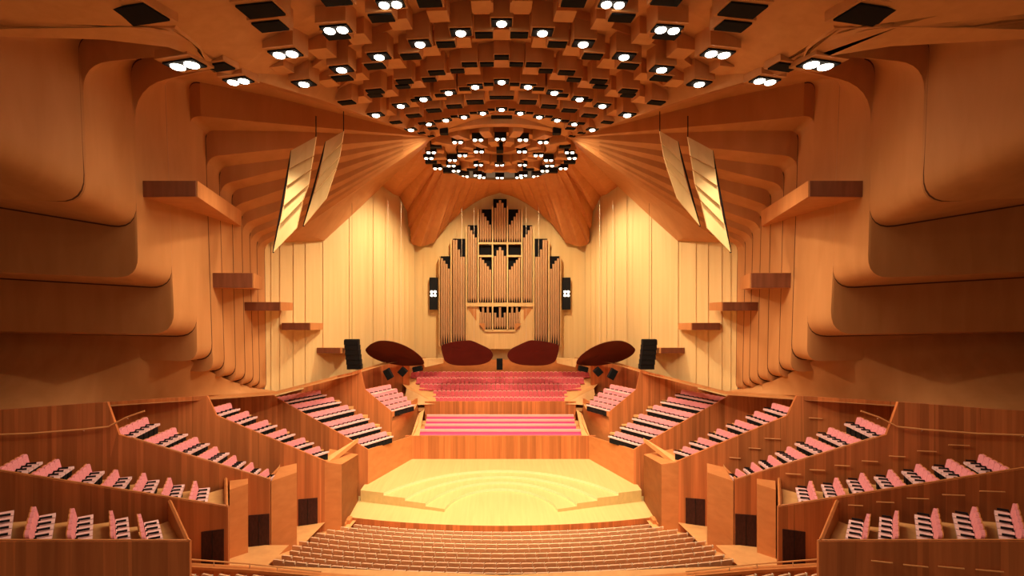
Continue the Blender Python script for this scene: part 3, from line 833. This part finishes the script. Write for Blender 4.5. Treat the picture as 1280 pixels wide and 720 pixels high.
for i, (py, d, x0, k) in enumerate(rowsC):
    z = hgt(py, d) - .84; hw = -U(x0, 0, d).x; w = 2 * hw / k
    for j in range(k):
        x = -hw + w * (j + .5)
        M = seat_matrix(Vector((x, d + .12, z)), Vector((0, -1, 0)), w * 1.03)
        inst(CHO, 'choir_chair', M, 'crimson choir seat, %s from the left end of the %s row up' % (ordn(j), ORD[i]), 'choir seat', 'crimson choir seats, %s row up' % ORD[i])
    # low black rail at the row ends
    if i in (1, 2):
        for s in (-1, 1):
            xa = U({1: 517, 2: 510}[i], 0, d).x; xb = U(x0 - 1, 0, d).x
            m = MB().mat('black'); L = (xb - xa)
            m.box(-L / 2, L / 2, -.05, .05, 0, .14); o = m.build('row_end_rail', loc=MX(Vector(((xa + xb) / 2, d - .3, z + .12)), -s))
            tag(o, 'low black rail at the %s end of the %s choir row' % (SIDE[s], ORD[i]), 'rail', 'black choir rails')
# choir back wall
m = MB().mat('burl'); YQ = 49.7
m.box(U(500, 0, YQ).x, -U(500, 0, YQ).x, YQ, YQ + .2, ZB + 3, hgt(450, YQ)); m.build('wall_front', kind='structure')
for s in (-1, 1):
    m = MB().mat('organ_case'); L = U(529, 452, 48)
    pts = [U(*p) for p in ((528, 449, 48), (554, 448, 48.6), (554, 454, 48.6), (531, 459, 48))]
    m.prism([MX(p - L, -s) for p in pts], Vector((0, .4, 0)))
    o = m.build('choir_ledge', loc=MX(L, -s)); tag(o, 'grey-brown timber ledge between the two dark red reflectors on the %s' % SIDE[s], 'ledge')

# petals
PO = [(458, 437.5), (463, 431.5), (470, 427), (480, 424), (495, 425.5), (510, 432), (522.5, 442.5), (528, 452.5), (526, 458), (510, 460), (495, 459), (475, 454), (462, 446)]
PI = [(552.5, 432), (560, 428), (570, 425.5), (582, 424.2), (590, 424.3), (602, 430), (612, 436), (616, 443), (615, 449), (609, 455), (595, 459), (570, 459.5), (557, 455), (553.5, 447)]
for s in (-1, 1):
    for nm, poly, d, dtop in (('outer', PO, 43.6, 1.2), ('inner', PI, 46.2, 1.2)):
        cx = sum(p[0] for p in poly) / len(poly); cy = sum(p[1] for p in poly) / len(poly)
        c = U(cx, cy, d); root = empty('petal_reflector', MX(c, -s))
        def q(p, k=1, off=0):
            x = cx + (p[0] - cx) * k; y = cy + (p[1] - cy) * k
            v = U(x, y, d); v = v + Vector((0, -dtop * (cy - y) / 18 + off, 0)) - c
            return MX(v, -s)
        # smooth the outline
        fine = []
        n = len(poly)
        for i in range(n):
            p0, p1, p2, p3 = [Vector(poly[(i + k) % n]) for k in (-1, 0, 1, 2)]
            for t in (0, .33, .66):
                fine.append(.5 * ((2 * p1) + (p2 - p0) * t + (2 * p0 - 5 * p1 + 4 * p2 - p3) * t * t + (3 * p1 - p0 - 3 * p2 + p3) * t ** 3))
        fine.append(fine[0])
        m = MB().mat('petal_red')
        m.grid([[q(p, .01, .3) for p in fine], [q(p, .5, .22) for p in fine], [q(p, .85, .08) for p in fine], [q(p, 1, 0) for p in fine], [q(p, 1, .1) for p in fine], [q(p, .6, .42) for p in fine], [q(p, .01, .5) for p in fine]])
        m.build('shell', root, smooth=50)
        m = MB().mat('stall_metal')
        for a in (.3, -.3): m.tube([Vector((a * 2, .4, .5)), Vector((a * 2, .4, 14))], .012, 4)
        m.build('cable', root)
        tag(root, '%s dark red petal-shaped acoustic reflector on the %s, above the choir seats' % (nm, SIDE[s]), 'reflector', 'dark red petal reflectors')

# speakers
for s in (-1, 1):
    c = U(440, 443.5, 40); root = empty('line_array_speaker', MX(c, -s))
    H = 37 * 40 / F; W = 17.5 * 40 / F
    for i in range(6):
        z1 = H / 2 - H * i / 6; z0 = z1 - H / 6 + .02
        off = .04 * (i ** 1.7) * .35; dx = (.0 + .035 * i) * (-s) 
        m = MB().mat('black'); m.box(-W / 2 + dx, W / 2 + dx, -.3 + off, .3 + off, z0, z1); m.build('cabinet', root)
    m = MB().mat('black'); m.box(-W / 2, W / 2, -.2, .2, H / 2, H / 2 + .06); m.build('flying_frame', root)
    m = MB().mat('black'); m.tube([Vector((0, 0, H / 2)), Vector((0, 0, H / 2 + 12))], .012, 4); m.build('cable', root)
    tag(root, 'tall black line array speaker hanging by the %s wall' % SIDE[s], 'speaker', 'hanging line array speakers')
    for i, (x, y, w, h, a, d, lab) in enumerate([(485.5, 467.5, 8, 13, 28, 42.6, 'outermost'), (503.5, 464.5, 9, 9, 48, 43.4, 'middle'), (522, 461, 12, 6, 12, 44.4, 'innermost')]):
        c = U(x, y, d); root = empty('monitor_speaker', MX(c, -s))
        m = MB().mat('black'); M = Matrix.Rotation(math.radians(a) * -s * -1, 4, 'Y')
        ww, hh = w * d / F / 2, h * d / F / 2
        m.box(-ww, ww, -.25, .25, -hh, hh, M); bev(m.build('cabinet', root), .03)
        m = MB().mat('hatch_black'); m.box(-ww * .85, ww * .85, -.28, -.25, -hh * .88, hh * .88, M); m.build('grille', root)
        tag(root, '%s of the small black speakers tilted under the %s petal reflector' % (lab, SIDE[s]), 'speaker', 'small tilted speakers')
    # racks beside the organ
    c = U(542, 367, 50.6); root = empty('lamp_rack', MX(c, -s)); q = 50.6 / F
    m = MB().mat('black'); m.box(-5 * q, 5 * q, -.15, .15, -20 * q, 20 * q); m.build('housing', root)
    for a in (-1, 1):
        for b in (-1, 1):
            m = MB().mat('lamp_glow_small'); m.tube([Vector((a * 2.1 * q, -.15, b * 2.2 * q)), Vector((a * 2.1 * q, -.21, b * 2.2 * q))], 1.6 * q, 10); m.build('lamp', root)
    tag(root, 'tall black rack with four white lamps on the wall, %s of the organ' % SIDE[s], 'lamp rack', 'black lamp racks beside the organ')
c = U(624.5, 455, 47.2); root = empty('centre_speaker', c)
m = MB().mat('black'); m.box(-.3, .3, -.25, .25, -.55, .52); bev(m.build('cabinet', root), .03)
m = MB().mat('hatch_black'); m.box(-.26, .26, -.27, -.25, -.5, .47); m.build('grille', root)
tag(root, 'small upright black speaker on the centre line above the choir seats', 'speaker')

# ---------------------------------------------------------------- organ
DO = 50.2; q = DO / F
OX = 625.0
root = empty('pipe_organ', U(OX, 435, DO)); OL0 = root.location.copy()
def ox(x): return (x - OX) * q
def oz(y): return hgt(y, DO) - OL0.z
pid = [0]
def pipe(x, w, yt, yb, foot=5, depth=0.0):
    r = w * q / 2 * .995; m = MB().mat('pipe_metal')
    m.lathe([(r * .25, oz(yb)), (r, oz(yb) + foot * q), (r, oz(yt)), (r * .82, oz(yt)), (r * .82, oz(yt) - .1)], (ox(x), depth, 0), 9)
    # mouth
    o = m.build('pipe', root, smooth=50)
    m.mat('black')
    pid[0] += 1
def backing(x0, x1, y0, y1, mat='hatch_black', off=.32):
    m = MB().mat(mat); m.box(ox(x0), ox(x1), off, off + .06, oz(y1), oz(y0)); m.build('backing', root)
def post(x, y0, y1, w=1.6):
    m = MB().mat('organ_case'); m.box(ox(x - w / 2), ox(x + w / 2), -.34, .35, oz(y1), oz(y0)); m.build('post', root)
def shelf(x0, x1, y0, y1, mat='organ_case'):
    m = MB().mat(mat); m.box(ox(x0), ox(x1), -.24, .35, oz(y1), oz(y0)); m.build('shelf', root)
def bank(x0, x1, tops, yb, foot=5):
    n = len(tops); w = (x1 - x0) / n
    for i, t in enumerate(tops): pipe(x0 + w * (i + .5), w, t, yb, foot)
for sd in (-1, 1):
    X = (lambda v: v) if sd < 0 else (lambda v: 2 * OX - v)
    def bk(x0, x1, tops, yb, foot=5):
        if sd < 0: bank(x0, x1, tops, yb, foot)
        else: bank(X(x1), X(x0), tops[::-1], yb, foot)
    def bg(x0, x1, y0, y1, mat='hatch_black'):
        a, b = sorted((X(x0), X(x1))); backing(a, b, y0, y1, mat)
    # three outer towers
    bg(550.5, 563, 320, 433); bk(550.8, 562.6, [323, 326, 330, 336], 433, 17)
    bg(565.5, 581.5, 298, 433); bk(565.8, 581.3, [300, 300, 312, 321, 321], 431, 14)
    bg(584.5, 596.5, 281, 378); bk(584.8, 596.2, [283, 288, 293, 297], 378, 6)
    for x, y0, y1 in ((564.2, 300, 433), (583, 284, 433), (597.8, 262, 383)): post(X(x), y0, y1)
    post(X(549.6), 320, 433, .8)
    # inner column, three storeys
    bg(599, 614.5, 261, 302.5); bk(599.4, 614.2, [262, 266.5, 271, 276, 281], 302.5, 5)
    bg(599, 614.5, 306, 319.5)
    bg(599, 614.5, 321.5, 378); bk(599.4, 614.2, [322, 325, 329, 333, 337], 378, 7)
    post(X(615.8), 258, 412)
    a, b = sorted((X(598), X(617)))
    shelf(a, b, 303, 305.5); shelf(a, b, 319, 321.3)
    a, b = sorted((X(583), X(617))); shelf(a, b, 378.5, 383)
    bg(599, 614.5, 382, 412); bk(599.4, 614.2, [390, 384, 391, 383, 391], 412, 4)
    # sloping lower panels
    m = MB().mat('organ_case')
    pts = [(X(584), 383), (X(598), 383), (X(606), 413), (X(606), 435), (X(584), 435)]
    m.prism([Vector((ox(x), 0, oz(y))) for x, y in pts], Vector((0, .3, 0))); m.build('panel', root)
    m = MB().mat('fan_wood')
    pts = [(X(585), 386), (X(595.5), 386), (X(595.5), 401)]
    m.prism([Vector((ox(x), -.05, oz(y))) for x, y in pts], Vector((0, .05, 0)))
    pts = [(X(598.5), 404), (X(606), 404), (X(606), 413)]
    m.prism([Vector((ox(x), -.26, oz(y))) for x, y in pts], Vector((0, .05, 0))); m.build('wedge', root)
backing(616.5, 633.5, 248, 302.5); bank(617.4, 632.6, [260, 254, 250.5, 254, 260], 302.5)
backing(616.5, 633.5, 306, 378); bank(617.4, 632.6, [320, 313, 309, 313, 320], 378, 7)
backing(616.5, 633.5, 381, 412); bank(617.4, 632.6, [391, 397, 384, 397, 391], 411, 4)
shelf(616, 634, 303, 305.5); shelf(616, 634, 378.5, 383)
shelf(606, 644, 412, 414.5)
m = MB().mat('organ_case'); m.box(ox(605), ox(645), -.1, .3, oz(436), oz(414)); m.build('panel', root)
tag(root, 'great pipe organ with stepped towers of coppery pipes on the rear wall', 'organ')

# ---------------------------------------------------------------- stalls
def row_y(j): return 30.3 - .9 * j
yj = [664, 668.5, 673.5, 679, 684.5, 690.5, 696.5, 702.5, 708.5, 714.5]
hwj = [9.7, 10.4, 11.0, 11.2, 11.3, 11.5, 11.4, 11.2, 11.1, 11.3]
SH = .88
def stall_seat(B, M):
    def add(mat, x0, x1, y0, y1, z0, z1):
        B.mat(mat); B.box(x0, x1, y0, y1, z0, z1, M)
    B.mat('stall_wood')
    prof = [(-.29, .2), (-.29, .82), (-.26, .86), (-.2, .88), (.2, .88), (.26, .86), (.29, .82), (.29, .2)]
    B.prism([M @ Vector((x, -.05 - (z - .4) * .2, z)) for x, z in prof], (M.to_3x3() @ Vector((0, .07, 0))))
    add('stall_wood', -.25, .25, 0, .42, .36, .46)
    add('stall_metal', .258, .296, -.19, -.10, .78, .92)
def stall_parts():
    b = MB(); b.mat('stall_wood')
    prof = [(-.29, .2), (-.29, .82), (-.26, .86), (-.2, .88), (.2, .88), (.26, .86), (.29, .82), (.29, .2)]
    b.prism([Vector((x, -.05 - (z - .4) * .2, z)) for x, z in prof], Vector((0, .07, 0)))
    c = MB().mat('stall_wood'); c.box(-.25, .25, 0, .42, .36, .46)
    a = MB().mat('stall_metal'); a.box(.258, .296, -.19, -.10, .78, .92)
    return [('backrest', b.mesh('stall_back')), ('cushion', c.mesh('stall_cushion')), ('side_post', a.mesh('stall_post'))]
STP = stall_parts(); rest = MB(); cnt = 0
m = MB().mat('terrace_floor')
for j in range(len(yj)):
    Y = row_y(j); z = hgt(yj[j], Y) - SH
    R = YC - Y
    xs = [-13.6 + 27.2 * k / 24 for k in range(25)]
    a = [Vector((x, YC - math.sqrt((R + .45) ** 2 - x * x), z)) for x in xs]; b = [Vector((x, YC - math.sqrt((R - (.45 if j else 1.2)) ** 2 - x * x), z)) for x in xs]
    m.grid([a, b]); m.grid([[p for p in a], [p + Vector((0, 0, .4)) for p in a]])
m.build('floor', kind='structure', smooth=30)
for j in reversed(range(len(yj))):
    Y = row_y(j); z = hgt(yj[j], Y) - SH; R = YC - Y
    k = int(2 * hwj[j] / .6)
    order = sorted(range(k), key=lambda i: abs(i - (k - 1) / 2))
    for i in range(k):
        x = (i - (k - 1) / 2) * .6 + (.3 if j % 2 else 0) * 0
        th = math.asin(x / R); y = YC - R * math.cos(th)
        M = Matrix.Translation((x, y, z)) @ Matrix.Rotation(th, 4, 'Z')
        if cnt < 300:
            cnt += 1
            inst(STP, 'stalls_chair', M, 'brown stalls seat, %s from the left in the %s row back from the stage' % (ordn(i), ORD[j]), 'stalls seat', 'brown stalls seats, %s row' % ORD[j])
        else: stall_seat(rest, M)
o = rest.build('stalls_chairs', kind='stuff'); tag(o, 'brown stalls seats filling the front rows right before the stage', 'seats')
# rear block: curved rail with seats behind it at both bottom corners
for s in (-1, 1):
    L = [(180, 705.5, 20.3), (220, 707.5, 20.4), (265, 710, 20.5), (310, 712.5, 20.5), (345, 715.5, 20.4), (400, 720.5, 20.2), (460, 725, 20.1), (540, 729, 20.0), (628, 731, 20.0)]
    base = [MX(U(*p), -s) for p in L]
    m = MB().mat('cap_wood')
    r0 = [p for p in base]; r1 = [p + Vector((0, .28, 0)) for p in base]
    m.grid([[p - Vector((0, 0, .12)) for p in r0], r0, r1, [p - Vector((0, 0, .12)) for p in r1]])
    m.mat('brush_box'); m.grid([[p + Vector((0, .2, -.1)) for p in base], [p + Vector((0, .2, -.9)) for p in base]])
    m.grid([[p + Vector((0, .05, -.1)) for p in base], [p + Vector((0, .05, -.9)) for p in base]])
    m.build('trim_6', kind='structure')
    m = MB().mat('terrace_floor')   # cross aisle between the blocks, and the foyer landings
    m.face([MX(Vector(p), -s) for p in ((0, 20.2, hgt(731, 20) - .95), (-15.5, 19.6, hgt(705, 20.3) - .95), (-15.5, 21.6, hgt(720, 20.5)), (0, 22, hgt(745, 20.5)))])
    for x0, x1, d0, d1, yb in ((-14, -11.2, 20.2, 25.2, 720), (-13.6, -11.2, 24.6, 31, 700), (-13.2, -9.8, 29, 35, 665.5)):
        dm = {720: 22, 700: 25, 665.5: 30}[yb]
        z = hgt(yb, dm)
        if yb == 720: z = CZ - 12.9
        m.face([MX(Vector(p), -s) for p in ((x0, d0, z), (x1, d0, z), (x1, d1, z - .12 * (d1 - d0)), (x0, d1, z - .12 * (d1 - d0)))])
    m.build('floor', kind='structure')
    root = empty('aisle_handrail', base[1]); Lc = root.location.copy()
    up = [p + Vector((0, .14, .27 * (1 - .55 * i / 5))) for i, p in enumerate(base[:6])]
    m = MB().mat('rail_wood'); m.tube([p - Lc for p in up], .03, 6); m.build('rail', root, smooth=50)
    for i in range(5):
        m = MB().mat('stall_metal'); m.tube([up[i] - Lc, base[i] + Vector((0, .14, -.02)) - Lc], .022, 5); m.build('post', root)
    tag(root, 'thin handrail on posts along the curved partition at the bottom %s corner' % SIDE[s], 'handrail')
    for i in range(7):
        x = 199 + 21 * i; P = U(x, 714.5 + i * .55, 19.6); P.z -= SH
        Pm = MX(P, -s)
        inst(STP, 'rear_stalls_chair', Matrix.Translation(Pm) @ Matrix.Rotation(.3 * s * -1 * -1, 4, 'Z'), 'stalls seat behind the curved partition, %s from the %s wall' % (ORD[i], SIDE[s]), 'stalls seat', 'stalls seats behind the curved partition')
m = MB().mat('terrace_floor'); m.face([(-30, 18, ZB - .05), (30, 18, ZB - .05), (30, 52, ZB - .05), (-30, 52, ZB - .05)]); m.build('floor', kind='structure')

# ---------------------------------------------------------------- lights
WARM = (1, .80, .56)
def spot(P, E, ang=120, tgt=None, blend=.6, col=WARM, rad=.25):
    L = bpy.data.lights.new('lamp', 'SPOT'); L.energy = E; L.color = col; L.spot_size = math.radians(ang); L.spot_blend = blend; L.shadow_soft_size = rad
    o = bpy.data.objects.new('spot_lamp', L); COL.objects.link(o); o.location = P
    if tgt is not None: o.rotation_euler = (Vector(tgt) - Vector(P)).to_track_quat('-Z', 'Y').to_euler()
    return o
for P, e in LIGHTS: spot(P + Vector((0, 0, -.25)), 235 * e, 150)
# crown lamps: aimed at the stage, the choir and the walls behind
for i in range(8):
    a = 2 * math.pi * (i + .5) / 8
    P = Vector((4.5 * math.sin(a), 38 + 4.5 * math.cos(a), ZR - .35))
    spot(P, 1700, 75, (P.x * .7, 36.5 + (P.y - 38) * .4, ZL), col=(1, .78, .48))
for s in (-1, 1):
    spot((s * 3.5, 42, ZR - .4), 9500, 85, (s * 13, 44, CZ - 1), col=(1, .84, .58), blend=1)
    spot((s * 2.5, 40, ZR - .4), 7000, 70, (s * 4.5, 51, CZ - 1), col=(1, .8, .5), blend=1)
    spot((s * 4.2, 34.5, ZR - 1.0), 600, 130, (s * 13, 32.5, CZ + 6.5), col=(1, .8, .52), blend=1)  # added fill spot to brighten the ceiling fans
    spot((-s * 6, 23, CZ + 9.0), 7500, 70, (s * 15, 29, CZ - 9), col=(1, .8, .56), blend=1)  # added fill spot outside the crown, brightens the terrace walls
    spot((s * 5, 36, ZR - .4), 3000, 80, (s * 13, 39, CZ - 12), col=(1, .75, .5), blend=1)
for k in range(6):   # added spots without fixtures, to brighten the platform and terraces
    a = math.radians(-38 + 76 * k / 5); P = Vector((17.5 * math.sin(a), 38 - 17.5 * math.cos(a), CZ + 8.3))
    spot(P, 5600, 55, (P.x * .35, 36.5, ZL), col=(1, .84, .55), blend=.8)
    spot(P, 2200, 85, (P.x * 1.7, 31, ZL + 2), col=(1, .8, .56), blend=1)
for x in (-7, 0, 7):  # added spots to brighten the backs of the stalls seats
    spot((x, 15.5, CZ + 9.2), 3200, 60, (x * .9, 26.5, ZL), col=(1, .84, .62), blend=1)
# added unseen fill lamps behind the viewpoint, where house lights would hang
for x in (-11, -4, 4, 11):
    for y in (4, 9):
        spot((x, y, CZ + 9), 120, 150, (x * 1.2, y + 12, CZ - 12))
w = bpy.data.worlds.new('ambient_fill'); S.world = w; w.use_nodes = True  # dim warm background added as ambient fill light
w.node_tree.nodes['Background'].inputs[0].default_value = (1, .55, .28, 1); w.node_tree.nodes['Background'].inputs[1].default_value = .17

# ---------------------------------------------------------------- camera
cam = bpy.data.cameras.new('camera'); co = bpy.data.objects.new('camera', cam); COL.objects.link(co)
co.location = (CX, 0, CZ); co.rotation_euler = (math.pi / 2, 0, 0)
cam.sensor_width = 36; cam.lens = 36 * F / 1280; cam.shift_x = (640 - PX) / 1280
cam.clip_end = 300
S.camera = co
S.view_settings.view_transform = 'Standard'; S.view_settings.look = 'None'
S.view_settings.gamma = 1; S.view_settings.use_curve_mapping = False
S.view_settings.exposure = 0.08
S.cycles.use_denoising = True; S.cycles.max_bounces = 8; S.cycles.diffuse_bounces = 5; S.cycles.sample_clamp_indirect = 8
